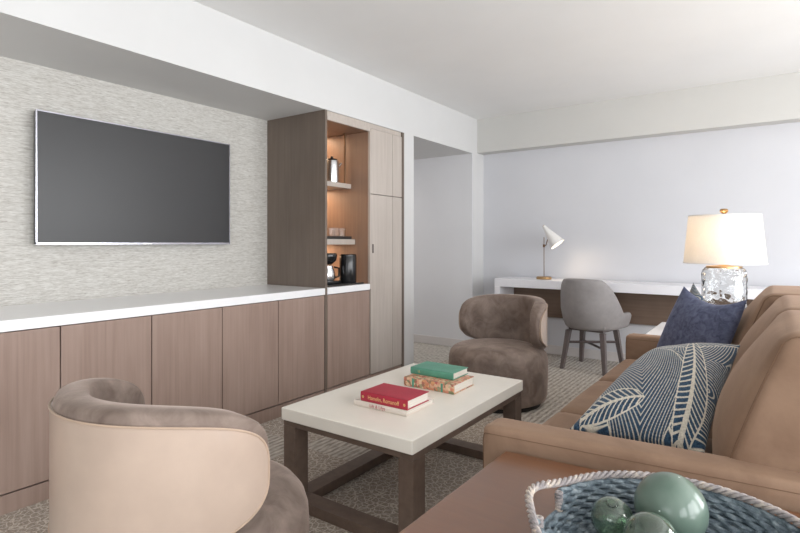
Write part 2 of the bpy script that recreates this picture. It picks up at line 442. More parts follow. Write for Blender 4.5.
L(MB().box(XF - .022, XF, 3.833, 3.975, .092, 1.612, .0015)).build('door', 'cabinet_pale', t)
L(MB().box(XF - .022, XF, 3.833, 3.975, 1.617, 2.168, .0015)).build('door', 'cabinet_pale', t)
L(MB().box(XF - .022, XF + .002, 3.979, Y3, 0, 2.2125)).build('end_stile', 'cabinet_side', t)
L(MB().box(XB + .02, XF + .003, Y1, Y2 - .001, .8075, .858, .002)).build('niche_counter', 'quartz', t)
sh = L(MB().box(XB + .02, -2.976, Y1, Y2, 1.668, 1.708, .002)).build('shelf', 'cabinet_pale', t)
L(MB().box(XB + .10, XB + .125, Y1 + .03, Y2 - .03, 1.661, 1.6675)).build('led_strip', 'led', sh)
sh2 = L(MB().box(XB + .02, -2.931, Y1, Y2, 1.187, 1.232, .002)).build('shelf', 'cabinet_pale', t)
L(MB().box(XB + .10, XB + .125, Y1 + .03, Y2 - .03, 1.180, 1.1865)).build('led_strip', 'led', sh2)
L(MB().tube([(-3.01, 3.462, 1.708), (-3.01, 3.462, 2.142)], .009, 10)).build('support_rod', 'bronze', t, True)
L(MB().box(XB + .10, XB + .125, Y1 + .03, Y2 - .03, 2.135, 2.1415)).build('led_strip', 'led', t)
def spot(name, loc, power, col, size=.04, typ='AREA', rot=(0, 0, 0), sy=None):
    l = bpy.data.lights.new(name, typ); l.energy = power; l.color = col
    o = bpy.data.objects.new(name, l); COL.objects.link(o); o.location = loc; o.rotation_euler = rot
    if typ == 'AREA':
        l.shape = 'RECTANGLE'; l.size = size; l.size_y = sy or size
    else: l.shadow_soft_size = size
    return o
WARM = (1, .72, .48)
for z in (1.658, 1.177, 2.132):
    spot('niche_light', (XB + .1125, (Y1 + Y2) / 2, z), 2.5, WARM, .03, sy=.42)

# things in the niche
k = empty('kettle', (-3.045, 3.335, 1.7085), 0, 'silver kettle standing on the upper niche shelf', 'kettle')
MB().lathe([(0, 0), (.062, 0), (.064, .01), (.062, .16), (.058, .185), (.05, .19), (0, .19)], 40).build('body', 'steel', k, True)
MB().lathe([(0, .1905), (.05, .1905), (.045, .2), (.012, .203), (.012, .222), (0, .224)], 24).build('lid', 'black_plastic', k, True)
MB().tube([(-.03, -.055, .17), (-.04, -.10, .165), (-.04, -.108, .10), (-.03, -.062, .04)], .008, 8).build('handle', 'black_plastic', k, True)
MB().tube([(.03, .05, .14), (.04, .078, .172)], [.016, .008], 10).build('spout', 'steel', k, True)
tr = empty('serving_tray', (-3.03, 3.32, 1.2325), 0, 'dark tray with raised rim on the middle niche shelf', 'tray')
MB().box(-.10, .09, -.16, .15, 0, .006, .002).build('base', 'dark_tray', tr)
for bx in ((-.10, -.094, -.16, .15), (.084, .09, -.16, .15), (-.094, .084, -.16, -.154), (-.094, .084, .144, .15)): MB().box(*bx, .006, .024).build('rim', 'dark_tray', tr)
for i, (gx, gy, lab) in enumerate(((-2.985, 3.262, 'clear drinking glass nearest the cabinet side panel on the middle shelf tray'), (-2.995, 3.335, 'middle one of three clear glasses on the niche tray'), (-3.0, 3.415, 'rightmost clear glass on the niche tray, near the inner wall'))):
    g = tag(MB().lathe([(0, 0), (.026, 0), (.032, .085), (.0302, .085), (.0245, .006), (0, .006)], 24).build('drinking_glass', 'clear_glass', None, True), lab, 'glass', 'glasses on the niche tray')
    g.location = (gx, gy, 1.239)
tr = empty('appliance_tray', (-2.96, 3.29, .8582), 0, 'black flat tray under the coffee maker on the niche counter', 'tray')
MB().box(-.17, .15, -.24, .185, 0, .008, .003).build('base', 'dark_tray', tr)
MB().box(.144, .15, -.24, .185, .008, .013).build('rim', 'dark_tray', tr)
cm = empty('coffee_maker', (-2.965, 3.2, .8672), 0, 'black drip coffee maker with steel jug, left in the lower niche', 'coffee maker')
MB().box(-.10, .07, -.085, .085, 0, .025, .006).build('base', 'black_plastic', cm, True)
MB().box(-.14, -.085, -.08, .08, .0, .24, .01).build('column', 'black_plastic', cm, True)
MB().lathe([(0, .155), (.03, .155), (.068, .19), (.076, .235), (.07, .25), (0, .25)], 32).build('filter_basket', 'black_plastic', cm, True)
jg = MB().lathe([(0, .026), (.05, .026), (.062, .05), (.055, .10), (.042, .135), (.044, .15), (0, .15)], 32).build('carafe', 'steel', cm, True)
MB().tube([(.03, .046, .135), (.04, .092, .125), (.04, .09, .06), (.035, .055, .05)], .008, 8).build('handle', 'black_plastic', jg, True)
ib = empty('ice_bucket', (-2.9, 3.375, .8672), 0, 'tall glossy black ice bucket on the niche tray beside the coffee maker', 'ice bucket')
MB().lathe([(0, 0), (.068, 0), (.071, .008), (.072, .215), (.069, .222), (0, .222)], 48).build('body', 'black_plastic', ib, True)
MB().lathe([(0, .2225), (.07, .2225), (.07, .234), (.064, .24), (0, .242)], 48).build('lid', 'black_plastic', ib, True)

# ------------------------------------------------------------------ television
tv = empty('television', (-3.42, 1.893, 1.19), 0, 'large flat black television mounted on the grey textured wall', 'television')
W2, HH = .645, .755
MB().box(.0005, .03, -.25, .25, .18, .55).build('wall_mount', 'tv_back', tv)
MB().box(.03, .058, -W2 + .004, W2 - .004, .004, HH - .004, .004).build('back_shell', 'tv_back', tv)
fr = MB(); e = .007
fr.box(.058, .072, -W2, W2, 0, e + .006).box(.058, .072, -W2, W2, HH - e, HH).box(.058, .072, -W2, -W2 + e, e, HH - e).box(.058, .072, W2 - e, W2, e, HH - e)
fr.build('bezel', 'tv_frame', tv)
MB().box(.058, .069, -W2 + e, W2 - e, e + .006, HH - e).build('screen', 'tv_screen', tv)
MB().box(.069, .0735, -.03, .03, .001, .009).build('logo_tab', 'steel', tv)

# ------------------------------------------------------------------ coffee table
ct = empty('coffee_table', (-1.475, 2.215, 0), 0, 'low coffee table with cream stone top and dark wood frame', 'coffee table')
tx, ty = .36, .545
MB().box(-tx, tx, -ty, ty, .394, .45, .004).build('top', 'table_stone', ct)
lw = .085
for sx in (-1, 1):
    for sy in (-1, 1):
        x0, x1 = sorted((sx * (tx - .004), sx * (tx - .004 - .07))); y0, y1 = sorted((sy * (ty - .012), sy * (ty - .012 - lw)))
        MB().box(x0, x1, y0, y1, .047, .366, .0015).build('leg', 'table_wood', ct)
for sx in (-1, 1):
    x0, x1 = sorted((sx * (tx - .004), sx * (tx - .094)))
    MB().box(x0, x1, -ty + .10, ty - .10, 0, .046, .0015).build('floor_rail', 'table_wood', ct) if sx < 0 else None
for sy in (-1, 1):
    y0, y1 = sorted((sy * (ty - .012), sy * (ty - .10)))
    MB().box(-tx + .004, tx - .004, y0, y1, 0, .046, .0015).build('floor_rail', 'table_wood', ct)
MB().box(-tx + .004, tx - .004, -ty + .012, ty - .012, .367, .3935, .0015).build('apron', 'table_wood', ct)

# ------------------------------------------------------------------ books
def lettering(text, size, loc, parent, mat, name='spine_lettering', xscale=1.0):
    cu = bpy.data.curves.new(name, 'FONT'); cu.body = text; cu.size = size; cu.extrude = .0002; cu.align_x = 'CENTER'; cu.align_y = 'CENTER'
    ob = bpy.data.objects.new('tmp', cu); COL.objects.link(ob)
    dg = bpy.context.evaluated_depsgraph_get(); me = bpy.data.meshes.new_from_object(ob.evaluated_get(dg))
    bpy.data.objects.remove(ob)
    me.transform(Matrix.Translation(loc) @ Matrix.Rotation(PI / 2, 4, 'X') @ Matrix.Diagonal((xscale, 1, 1, 1)))
    me.materials.clear()
    return finish(name, me, mat, parent, False)
def book(x0, x1, y0, y1, z, h, cov, label, ct_=.0035):
    o = empty('book', ((x0 + x1) / 2, (y0 + y1) / 2, z), 0, label, 'book', 'hardback books on the coffee table')
    w, d_ = (x1 - x0) / 2, (y1 - y0) / 2
    MB().box(-w, w, -d_ + .004, d_, 0, ct_, .0008).build('back_cover', cov, o)
    MB().box(-w, w, -d_ + .004, d_, h - ct_, h, .0008).build('front_cover', cov, o)
    # rounded spine
    pts = []; n = 8
    for i in range(n + 1):
        a = -PI / 2 + PI * i / n; pts.append((-d_ + .004 - .004 * math.cos(a), h / 2 + h / 2 * math.sin(a)))
    pts += [(-d_ + .008, h), (-d_ + .008, 0)]
    v = [(-w, y, zz) for y, zz in pts] + [(w, y, zz) for y, zz in pts]; m_ = len(pts)
    f = [tuple(range(m_)), tuple(range(2 * m_ - 1, m_ - 1, -1))] + [(i, m_ + i, m_ + (i + 1) % m_, (i + 1) % m_) for i in range(m_)]
    link('spine', v, f, cov, o, True)
    MB().box(-w + .005, w - .005, -d_ + .0085, d_ - .005, ct_ + .0002, h - ct_ - .0002).build('page_block', 'pages', o)
    return o, w, d_
b1, w, d_ = book(-1.585, -1.29, 1.885, 2.115, .4505, .026, 'cream_cover', 'cream hardback with red spine lettering, under the red book')
lettering('Lilt & Lilys', .021, (-.01, -d_ - .0003, .013), b1, 'red_ink', xscale=1.0)
b2, w, d_ = book(-1.545, -1.287, 1.886, 2.065, .477, .043, 'red_cloth', 'red cloth hardback with gold spine lettering, on the cream book')
lettering('Hamelin, Romanoff', .026, (0, -d_ - .0003, .0215), b2, 'gold_ink', xscale=.86)
for sx in (-1, 1):
    mb = MB()
    for k_ in range(4):
        a = k_ * PI / 4; mb.box(-.0065, .0065, -.0003, .0003, -.0013, .0013, xf=Matrix.Translation((sx * (w - .014), -d_ - .0003, .0215)) @ Matrix.Rotation(a, 4, 'Y'))
    mb.build('spine_ornament', 'gold_ink', b2)
b3, w, d_ = book(-1.586, -1.287, 2.295, 2.515, .4505, .046, 'floral', 'floral patterned hardback under the green book')
for sx in (-.098, .075): MB().box(sx, sx + .012, -d_ - .0008, -d_ + .003, .002, .044).build('spine_band', 'green_cloth', b3)
b4, w, d_ = book(-1.596, -1.335, 2.372, 2.54, .497, .036, 'green_cloth', 'green cloth hardback on top of the floral book')
lettering('LL', .016, (-.075, -d_ - .0003, .018), b4, 'gold_ink')

# ------------------------------------------------------------------ barrel chairs
def barrel_chair():
    c = empty('barrel_chair')
    MB().lathe([(0, 0), (.32, 0), (.32, .034), (0, .034)], 64).build('plinth', 'black_plinth', c, True)
    prof = [(0, .034), (.335, .034), (.357, .045), (.367, .08), (.372, .2), (.372, .30), (.369, .345), (.359, .378), (.338, .404), (.305, .42), (.24, .43), (.14, .436), (0, .438)]
    MB().lathe(prof, 72).build('seat', 'velvet', c, 'all')
    # backrest: rounded slab wrapped around the rear of the seat (rear = -Y)
    PM = R(94); ZC, HB = .603, .18
    nu, nv = 64, 18
    def env(p, pm, n=3.1): return max(0, 1 - abs(p / pm) ** n) ** (1 / n)
    def pt(phi, r, z): return (r * math.sin(phi), -r * math.cos(phi), z)
    RO, TH = .364, .092
    # padded body: closed loops across thickness for each phi
    v = []; f = []; nl = 28
    phis = [PM * .998 * math.sin(PI / 2 * (-1 + 2 * i / nu)) for i in range(nu + 1)]
    for ph in phis:
        e_ = env(ph, PM); hb = HB * e_; th = TH * (.35 + .65 * min(1, e_ * 1.3)) / 2
        for k_ in range(nl):
            a = 2 * PI * k_ / nl; ca, sa = math.cos(a), math.sin(a)
            # superellipse cross-section
            q = .4
            cx = math.copysign(abs(ca) ** q, ca); sz = math.copysign(abs(sa) ** q, sa)
            rr = RO + .001 - TH / 2 + cx * th - (0.012 if ca < 0 else 0) * abs(sa)
            v.append(pt(ph, rr, ZC + sz * hb * (1 if sz > 0 else 1.2)))
    for i in range(nu):
        for k_ in range(nl):
            k2 = (k_ + 1) % nl; f.append((i * nl + k_, i * nl + k2, (i + 1) * nl + k2, (i + 1) * nl + k_))
    f.append(tuple(range(nl))); f.append(tuple(nu * nl + k_ for k_ in range(nl))[::-1])
    back = link('backrest', v, f, 'velvet', c, 'all')
    # leather outer shell
    PL, HL, ZL = PM - R(3.5), HB - .010, ZC - .022
    v = []; f = []; nv = 14
    phl = [PL * .999 * math.sin(PI / 2 * (-1 + 2 * i / nu)) for i in range(nu + 1)]
    rim = []
    for r_ in (RO + .003, RO - .03):
        for ph in phl:
            hb = HL * env(ph, PL)
            for j in range(nv + 1): v.append(pt(ph, r_, ZL - hb + 2 * hb * j / nv))
    n1 = (nu + 1) * (nv + 1)
    for s_ in (0, 1):
        for i in range(nu):
            for j in range(nv):
                a = s_ * n1 + i * (nv + 1) + j; f.append((a, a + 1, a + nv + 2, a + nv + 1))
    for i in range(nu):   # close rims
        for j in (0, nv):
            a = i * (nv + 1) + j; b_ = a + nv + 1; f.append((a, b_, b_ + n1, a + n1))
    for i in (0, nu):
        for j in range(nv):
            a = i * (nv + 1) + j; f.append((a, a + 1, a + 1 + n1, a + n1))
    leather = link('leather_back', v, f, 'chair_leather', c, True); leather['label'] = 'smooth cream leather outer back'
    loop = [pt(ph, RO + .003, ZL + HL * env(ph, PL)) for ph in phl] + [pt(ph, RO + .003, ZL - HL * env(ph, PL)) for ph in phl[::-1]]
    dense = [Vector(p) for p in loop]
    out = [dense[0]]
    for p in dense[1:]:
        if (p - out[-1]).length > .004: out.append(p)
    if (out[0] - out[-1]).length < .004: out.pop()
    MB().tube(out, .0032, 8, True).build('piping', 'piping', leather, True)
    return c
ch = barrel_chair(); ch.location = (-1.498, .982, 0)
tag(ch, 'near barrel chair seen from behind with cream leather outer back', 'armchair', 'barrel chairs at the coffee table')
ch2 = copy_tree(ch); ch2.location = (-1.715, 3.74, 0); ch2.rotation_euler = (0, 0, PI - R(9))
ch2['label'] = 'far taupe velvet barrel chair facing the camera beyond the coffee table'

# ------------------------------------------------------------------ sofa
so = empty('sofa', (-.28, 2.7, 0), 0, 'long camel suede three-seat sofa with slim arms', 'sofa')
def S_(mb): return L(mb, -.28, 2.7)
SX0, SX1, SY0, SY1 = -.785, .30, 1.585, 3.80
def softbox(x0, x1, y0, y1, z0, z1, rad=.04, puff=(0, 0, .02), n=14, shape=None):
    """rounded upholstered block; puff swells the faces"""
    v = []; idx = {}; f = []
    c_ = Vector(((x0 + x1) / 2, (y0 + y1) / 2, (z0 + z1) / 2)); h_ = Vector(((x1 - x0) / 2, (y1 - y0) / 2, (z1 - z0) / 2))
    def get(u):
        key = tuple(round(q, 5) for q in u)
        if key in idx: return idx[key]
        p = [u[i] * h_[i] for i in range(3)]
        inner = [max(-h_[i] + rad, min(h_[i] - rad, p[i])) for i in range(3)]
        dv = Vector([p[i] - inner[i] for i in range(3)]); 
        if dv.length > rad: dv = dv.normalized() * rad
        q = Vector(inner) + dv
        for ax in range(3):
            o1, o2 = (ax + 1) % 3, (ax + 2) % 3
            q[ax] += math.copysign(puff[ax], u[ax]) * abs(u[ax]) ** 2 * (1 - u[o1] ** 2) * (1 - u[o2] ** 2)
        q = q + c_
        if shape: q = shape(q)
        idx[key] = len(v); v.append(q); return idx[key]
    def g(i):  # denser near the ends
        t_ = -1 + 2 * i / n; return math.copysign(1 - (1 - abs(t_)) ** 1.6, t_)
    for ax in range(3):
        for sg in (-1, 1):
            for i in range(n):
                for j in range(n):
                    q = []
                    for a, b_ in ((i, j), (i + 1, j), (i + 1, j + 1), (i, j + 1)):
                        u = [0, 0, 0]; u[ax] = sg; u[(ax + 1) % 3] = g(a); u[(ax + 2) % 3] = g(b_); q.append(get(u))
                    f.append(tuple(q))
    m = MB(); m.add(v, f); return m
S_(MB().box(SX0 + .03, SX1, SY0 + .12, SY1 - .12, .08, .30, .01)).build('base', 'sofa', so)
def armskew(p): return Vector((p.x, p.y + .075 * (p.x - SX0), p.z))
for y0, y1, sk in ((SY0, SY0 + .125, True), (SY1 - .125, SY1, False)):
    a = S_(softbox(SX0, SX1, y0, y1, .08, .60, .022, (0, 0, .004), 12, armskew if sk else None)).build('arm', 'sofa', so, 'all')
    pts = []
    for i in range(20):
        x = SX0 + .012 + (SX1 - SX0 - .02) * i / 19; p = Vector((x, y0 + .0015, .576)); p = armskew(p) if sk else p; pts.append(p)
    pts = [Vector((SX0 + .004, y0 + .012, .10)), Vector((SX0 + .003, y0 + .008, .55)), Vector((SX0 + .008, y0 + .004, .572))] + pts
    S_(MB().tube(pts, .0016, 6)).build('seam', 'seam', a)
ya, yb = SY0 + .127, SY1 - .127; wd = (yb - ya) / 3
for i in range(3):
    sl = .03 if i == 0 else 0
    S_(softbox(SX0 - .01, -.02, ya + i * wd + .002 + sl, ya + (i + 1) * wd - .002, .302, .455, .04, (.015, .0, .022), 14)).build('seat_cushion', 'sofa', so, 'all')
def lean(p):
    z = (p.z - .46) / .5
    return Vector((p.x + .17 * z - .008 * math.sin(max(0, min(1, z)) * PI), p.y, p.z))
DX_ = (0, 0, .05)
for i in range(3):
    sl = .012 if i == 0 else 0
    bc = S_(softbox(-.145 - DX_[i], .085, ya + i * wd + .002 + sl, ya + (i + 1) * wd - .002, .462, .962, .032, (.07, 0, .012), 18, lean)).build('back_cushion', 'sofa', so, 'all')
    for sy_ in (ya + i * wd + .0105 + sl, ya + (i + 1) * wd - .0105):
        pts = [lean(Vector((-.1365 - DX_[i], sy_, .50 + .43 * k_ / 12))) for k_ in range(13)] + [lean(Vector((-.125 - DX_[i], sy_, .947)))] + [lean(Vector((-.113 - DX_[i] + .18 * k_ / 6, sy_, .9535))) for k_ in range(7)]
        S_(MB().tube(pts, .0022, 6)).build('seam', 'seam', bc)
S_(softbox(.20, SX1, SY0 + .13, SY1 - .13, .30, .90, .02, (0, 0, 0), 10)).build('back_frame', 'sofa', so, 'all')
for x in (SX0 + .08, SX1 - .08):
    for y in (SY0 + .17, SY1 - .17):
        S_(MB().taper((x, y, .08), (x, y, 0), .022, .016)).build('leg', 'table_wood', so)

# ------------------------------------------------------------------ cushions on the sofa
def leaf_value(u, v, seed):
    """cream (1) lines on navy (0): curved fronds with chevron veins"""
    best = None
    leaves = LEAVES[seed]
    for (cx, cy, ang, ln, wd_, bend, fr, sl, mid) in leaves:
        dx, dy = u - cx, v - cy
        s = dx * math.cos(ang) + dy * math.sin(ang); t_ = -dx * math.sin(ang) + dy * math.cos(ang)
        t_ -= bend * s * s
        if -.04 < s < ln:
            k_ = max(0, s / ln); W = wd_ * (math.sin(PI * min(1, k_ * .92 + .08)) ** .6)
            at_ = abs(t_)
            if at_ < W:
                if at_ < mid * (1 - .6 * k_): return 1.0
                if at_ > W - .022: return 1.0
                ph = (s - sl * at_ - .9 * at_ * at_) * fr
                fq = ph - math.floor(ph)
                return max(0, min(1, (.33 - abs(fq - .5) * 2) * 6)) if mid < .02 else (1.0 if fq < .30 else 0.0)
        d_ = math.hypot(dx - .5 * ln * math.cos(ang), dy - .5 * ln * math.sin(ang))
        if best is None or d_ < best[0]: best = (d_, s, t_, fr)
    ph = (best[0] + .12 * math.sin(best[1] * 5)) * 17
    fq = ph - math.floor(ph)
    return max(0, min(1, (.34 - abs(fq - .5) * 2) * 6))
LEAVES = {
    # centre u, v, angle, length, half width, bend, vein frequency, slope, midrib half width
    0: [(-.86, -.90, .60, .88, .24, -.35, 12, -.9, .035),
        (.66, -1.05, 1.32, 1.75, .25, .32, 12, -.9, .04),
        (-.35, .74, -.10, 1.5, .27, .25, 12, -.9, .04),
        (.10, -1.05, 1.72, 2.1, .78, .28, 12, 1.15, .0)],
    1: [(-.8, -.8, .8, 1.6, .4, .1, 18, .9, .02), (.3, -.9, 1.2, 1.7, .35, .1, 18, -.8, .03), (-.9, .3, .5, 1.1, .3, -.1, 18, .9, .02)],
}
def cushion(name, mat, bl, br, tr_, tl, thick, label, cat, group=None, n=40, seed=None, flip=1, sag=.06, dip=0):
    """pillow from four corner points (bottom-left, bottom-right, top-right, top-left)"""
    bl, br, tr_, tl = map(Vector, (bl, br, tr_, tl)); ctr = (bl + br + tr_ + tl) / 4
    nrm = ((br - bl).cross(tl - bl)).normalized() * flip
    v = []; f = []; vals = []
    uv = []
    for s_ in (1, -1):
        for j in range(n + 1):
            for i in range(n + 1):
                u = math.sin(PI / 2 * (-1 + 2 * i / n)) * .5 + .5 * (-1 + 2 * i / n); w = math.sin(PI / 2 * (-1 + 2 * j / n)) * .5 + .5 * (-1 + 2 * j / n)
                # edges pull in between the corner ears
                uu = u * (1 - sag * (1 - w * w)); ww = w * (1 - sag * (1 - u * u))
                a = (1 + uu) / 2; b_ = (1 + ww) / 2
                p = bl * (1 - a) * (1 - b_) + br * a * (1 - b_) + tr_ * a * b_ + tl * (1 - a) * b_
                p -= Vector((0, 0, 1)) * dip * max(0, w) ** 2 * (1 - u * u)
                h_ = ((1 - abs(u) ** 2.4) * (1 - abs(w) ** 2.4)) ** .55
                wr = .05 * math.sin(7 * u + 3 * w + (seed or 0)) * math.sin(5 * w - 2 * u) * (1 - u * u) * (1 - w * w)
                p += nrm * s_ * thick * (h_ + wr)
                v.append(p - ctr); uv.append((u, w))
    m_ = (n + 1) ** 2
    for s_ in (0, 1):
        for j in range(n):
            for i in range(n):
                a = s_ * m_ + j * (n + 1) + i; f.append((a, a + 1, a + n + 2, a + n + 1))
    me = bpy.data.meshes.new(name); me.from_pydata([tuple(p) for p in v], [], f); me.update()
    if seed is not None:
        at_ = me.attributes.new('print', 'FLOAT', 'POINT')
        at_.data.foreach_set('value', [leaf_value(a, b_, seed) for a, b_ in uv])
    bm = bmesh.new(); bm.from_mesh(me); bmesh.ops.remove_doubles(bm, verts=bm.verts, dist=1e-5); bmesh.ops.recalc_face_normals(bm, faces=bm.faces); bm.to_mesh(me); bm.free()
    o = finish(name, me, mat, None, 'all'); o.location = ctr
    return tag(o, label, cat, group)
cushion('throw_pillow', 'leaf', (-.61, 1.955, .515), (-.175, 1.92, .53), (-.10, 2.44, .805), (-.46, 2.60, .695), .112,
        'navy and cream leaf-print cushion lying nearest the near sofa arm', 'cushion', 'cushions on the sofa', 300, 0)
cushion('throw_pillow', 'navy', (-.58, 3.40, .50), (-.23, 3.01, .52), (-.098, 3.10, .925), (-.41, 3.39, .955), .085,
        'plain navy cushion leaning on the far back cushion', 'cushion', 'cushions on the sofa', 60, None, dip=.05)
cushion('throw_pillow', 'leaf', (-.50, 3.62, .52), (-.29, 3.29, .52), (-.22, 3.33, .84), (-.385, 3.60, .965), .06,
        'leaf-print cushion mostly hidden behind the plain navy cushion', 'cushion', 'cushions on the sofa', 140, 1, dip=.03)

# ------------------------------------------------------------------ low wooden table in front, basket and glass floats
st = empty('side_table', (-.2, 1.1, 0), 0, 'low chestnut wood table with satin top, against the near sofa arm', 'table')
poly = [(-.70, .62), (.34, .62), (.34, 1.645), (-.692, 1.572)]
tp = MB().prism([(x + .2, y - 1.1) for x, y in poly], .50, .54, .003).build('top', 'side_wood', st)
MB().prism([(x * .93 + .2 - .014, (y - 1.1) * .93) for x, y in poly], .42, .4995).build('apron', 'side_wood', st)
for x, y in ((-.65, .67), (.29, .67), (.29, 1.56), (-.65, 1.51)):
    MB().taper((x + .2, y - 1.1, .4195), (x + .2, y - 1.1, 0), .03, .022).build('leg', 'side_wood', st)

BX, BY, BR, BZ = -.145, 1.125, .262, .5435
bk = empty('woven_basket', (BX, BY, BZ), 0, 'round blue-grey woven tray basket with loop handles, holding glass balls', 'basket')
HA = [math.atan2(1.12 - BY, -.42 - BX), math.atan2(1.12 - BY, -.42 - BX) + PI]   # handle directions
def in_handle(a, w):
    return any(abs((a - h_ + PI) % (2 * PI) - PI) < w for h_ in HA)
mb = MB(); rows = 9; npr = 150
for r_ in range(rows):
    z = .010 + r_ * .0098; rad = BR - .04 + .04 * (r_ / (rows - 1)) ** .8
    ring = []
    for k_ in range(npr * 2):
        a = 2 * PI * k_ / (npr * 2); ring.append((a, Vector(((rad + .0035 * math.sin(a * 36 + PI * r_)) * math.cos(a), (rad + .0035 * math.sin(a * 36 + PI * r_)) * math.sin(a), z + .0016 * math.cos(a * 36 + PI * r_)))))
    if r_ < rows - 4: mb.tube([p for a, p in ring], .0062, 7, True)
    else:
        run = []
        start = next(i for i, (a, p) in enumerate(ring) if in_handle(a, .24))
        for i in range(len(ring) + 1):
            a, p = ring[(start + i) % len(ring)]
            if in_handle(a, .24):
                if len(run) > 2: mb.tube(run, .0062, 7)
                run = []
            else: run.append(p)
        if len(run) > 2: mb.tube(run, .0062, 7)
mb.lathe([(BR - .045, .004), (BR - .0445, .0035), (BR - .002, .0555), (BR - .005, .0555), (BR - .0475, .004), (BR - .045, .004)], 96)
for h_ in HA:
    n_ = 60; span = PI - .50; v = []; f = []
    for i in range(n_ + 1):
        a = h_ + .25 + span * i / n_
        for rr, zz in ((BR - .002, .0555), (BR + .0015, .094), (BR - .003, .094), (BR - .006, .0555)): v.append((rr * math.cos(a), rr * math.sin(a), zz))
    for i in range(n_):
        for k_ in range(4): f.append((i * 4 + k_, i * 4 + (k_ + 1) % 4, (i + 1) * 4 + (k_ + 1) % 4, (i + 1) * 4 + k_))
    f += [(0, 1, 2, 3), (n_ * 4 + 3, n_ * 4 + 2, n_ * 4 + 1, n_ * 4)]
    mb.add(v, f)
mb.build('wall', 'seagrass', bk, True)
mb = MB()
for r_ in range(1, 17):
    rad = (BR - .042) * r_ / 16; nn = max(8, r_ * 3)
    mb.tube([((rad) * math.cos(2 * PI * k_ / (nn * 6)), rad * math.sin(2 * PI * k_ / (nn * 6)), .007 + .0022 * math.sin(k_ * PI / 3 + r_ * PI)) for k_ in range(nn * 6)], .0072, 6, True)
mb.lathe([(0, .003), (BR - .043, .003), (BR - .043, .007), (0, .007)], 64)
mb.build('base', 'seagrass', bk, True)
# rim plait of two strands, rising a little at the loops
mb = MB(); zr = .102
for s_ in (0, 1, 2):
    pts = []
    for k_ in range(460):
        a = 2 * PI * k_ / 460; ph = a * 34 + s_ * 2 * PI / 3
        dh = min(abs((a - h_ + PI) % (2 * PI) - PI) for h_ in HA); lift = .012 * math.exp(-(dh / .3) ** 2); flare = .022 * math.exp(-(dh / .25) ** 2)
        rad = BR + .004 + flare + .0052 * math.cos(ph); pts.append((rad * math.cos(a), rad * math.sin(a), zr + lift + .0052 * math.sin(ph)))
    mb.tube(pts, .0043, 6, True)
mb.build('rim', 'rim_grass', bk, True)
# wrapped posts where the handle loops start
for h_ in HA:
    for sg in (-1, 1):
        mb = MB()
        a = h_ + sg * .26
        for j in range(6):
            z = .055 + j * .0075; rad = BR - .006
            mb.tube([(rad * math.cos(a + q) + .006 * math.cos(w_) * math.cos(a), rad * math.sin(a + q) + .006 * math.cos(w_) * math.sin(a), z) for q, w_ in [(.022 * math.sin(w2), w2) for w2 in [2 * PI * t_ / 12 for t_ in range(12)]]], .0035, 6, True)
        mb.build('handle_post', 'rim_grass', bk, True)
def floatball(r_, x, y, label, mat, nub):
    o = empty('glass_float', (x, y, BZ + .0165), 0, label, 'glass ball', 'glass balls in the basket')
    prof = [(r_ * math.sin(PI * k_ / 40), r_ - r_ * math.cos(PI * k_ / 40)) for k_ in range(41)]
    prof[0] = (0, 0); prof[-1] = (0, 2 * r_)
    mb = MB().lathe(prof, 64)
    ball = mb.build('ball', mat, o, 'all')
    if mat == 'float_clear':       # hollow blown glass: the inner wall faces inward
        ri = r_ * .93; v0 = len(ball.data.vertices)
        inner = MB().lathe([(0, r_ - ri)] + [(ri * math.sin(PI * k_ / 40), r_ - ri * math.cos(PI * k_ / 40)) for k_ in range(1, 40)] + [(0, r_ + ri)], 64)
        bm = bmesh.new(); bm.from_mesh(ball.data); n0 = len(bm.faces)
        bv = [bm.verts.new(p) for p in inner.v]; nf = [bm.faces.new([bv[i] for i in q]) for q in inner.f]
        bmesh.ops.recalc_face_normals(bm, faces=nf); bmesh.ops.reverse_faces(bm, faces=nf)
        for q in bm.faces: q.smooth = True
        bm.to_mesh(ball.data); bm.free()
    MB().lathe([(0, 2 * r_ - .003), (r_ * .3, 2 * r_ - r_ * .047), (r_ * .26, 2 * r_ + .001), (r_ * .12, 2 * r_ + .003), (0, 2 * r_ + .003)], 24, xf=Matrix.Translation((0, 0, r_)) @ Matrix.Rotation(nub[1], 4, 'Z') @ Matrix.Rotation(nub[0], 4, 'X') @ Matrix.Translation((0, 0, -r_))).build('seal_button', mat, o, 'all')
    return o
floatball(.072, -.178, 1.262, 'large frosted sea-green glass ball at the back of the basket', 'float_frosted', (2.0, 2.5))
floatball(.044, -.283, 1.203, 'small clear green glass ball left of the large one', 'float_clear', (.35, .2))
floatball(.052, -.196, 1.142, 'medium clear green glass ball in front of the large one', 'float_clear', (1.9, 0))

# ------------------------------------------------------------------ desk, lamp and chair at the far wall
dk = empty('desk', (-1.0, 5.44, 0), 0, 'long white waterfall desk along the far wall with brown back panel', 'desk')
DY0, DY1, DX0, DX1 = 5.24, 5.632, -2.44, .95
def D_(mb): return L(mb, -1.0, 5.44)
D_(MB().box(DX0, DX1, DY0, DY1, .735, .82, .003)).build('top', 'desk_white', dk)
D_(MB().box(DX0, DX0 + .065, DY0, DY1, 0, .7345, .003)).build('side_panel', 'desk_white', dk)
D_(MB().box(DX1 - .065, DX1, DY0, DY1, 0, .7345, .003)).build('side_panel', 'desk_white', dk)
D_(MB().box(DX0 + .066, DX1 - .066, DY1 - .025, DY1, .40, .7345, .002)).build('back_panel', 'desk_panel', dk)

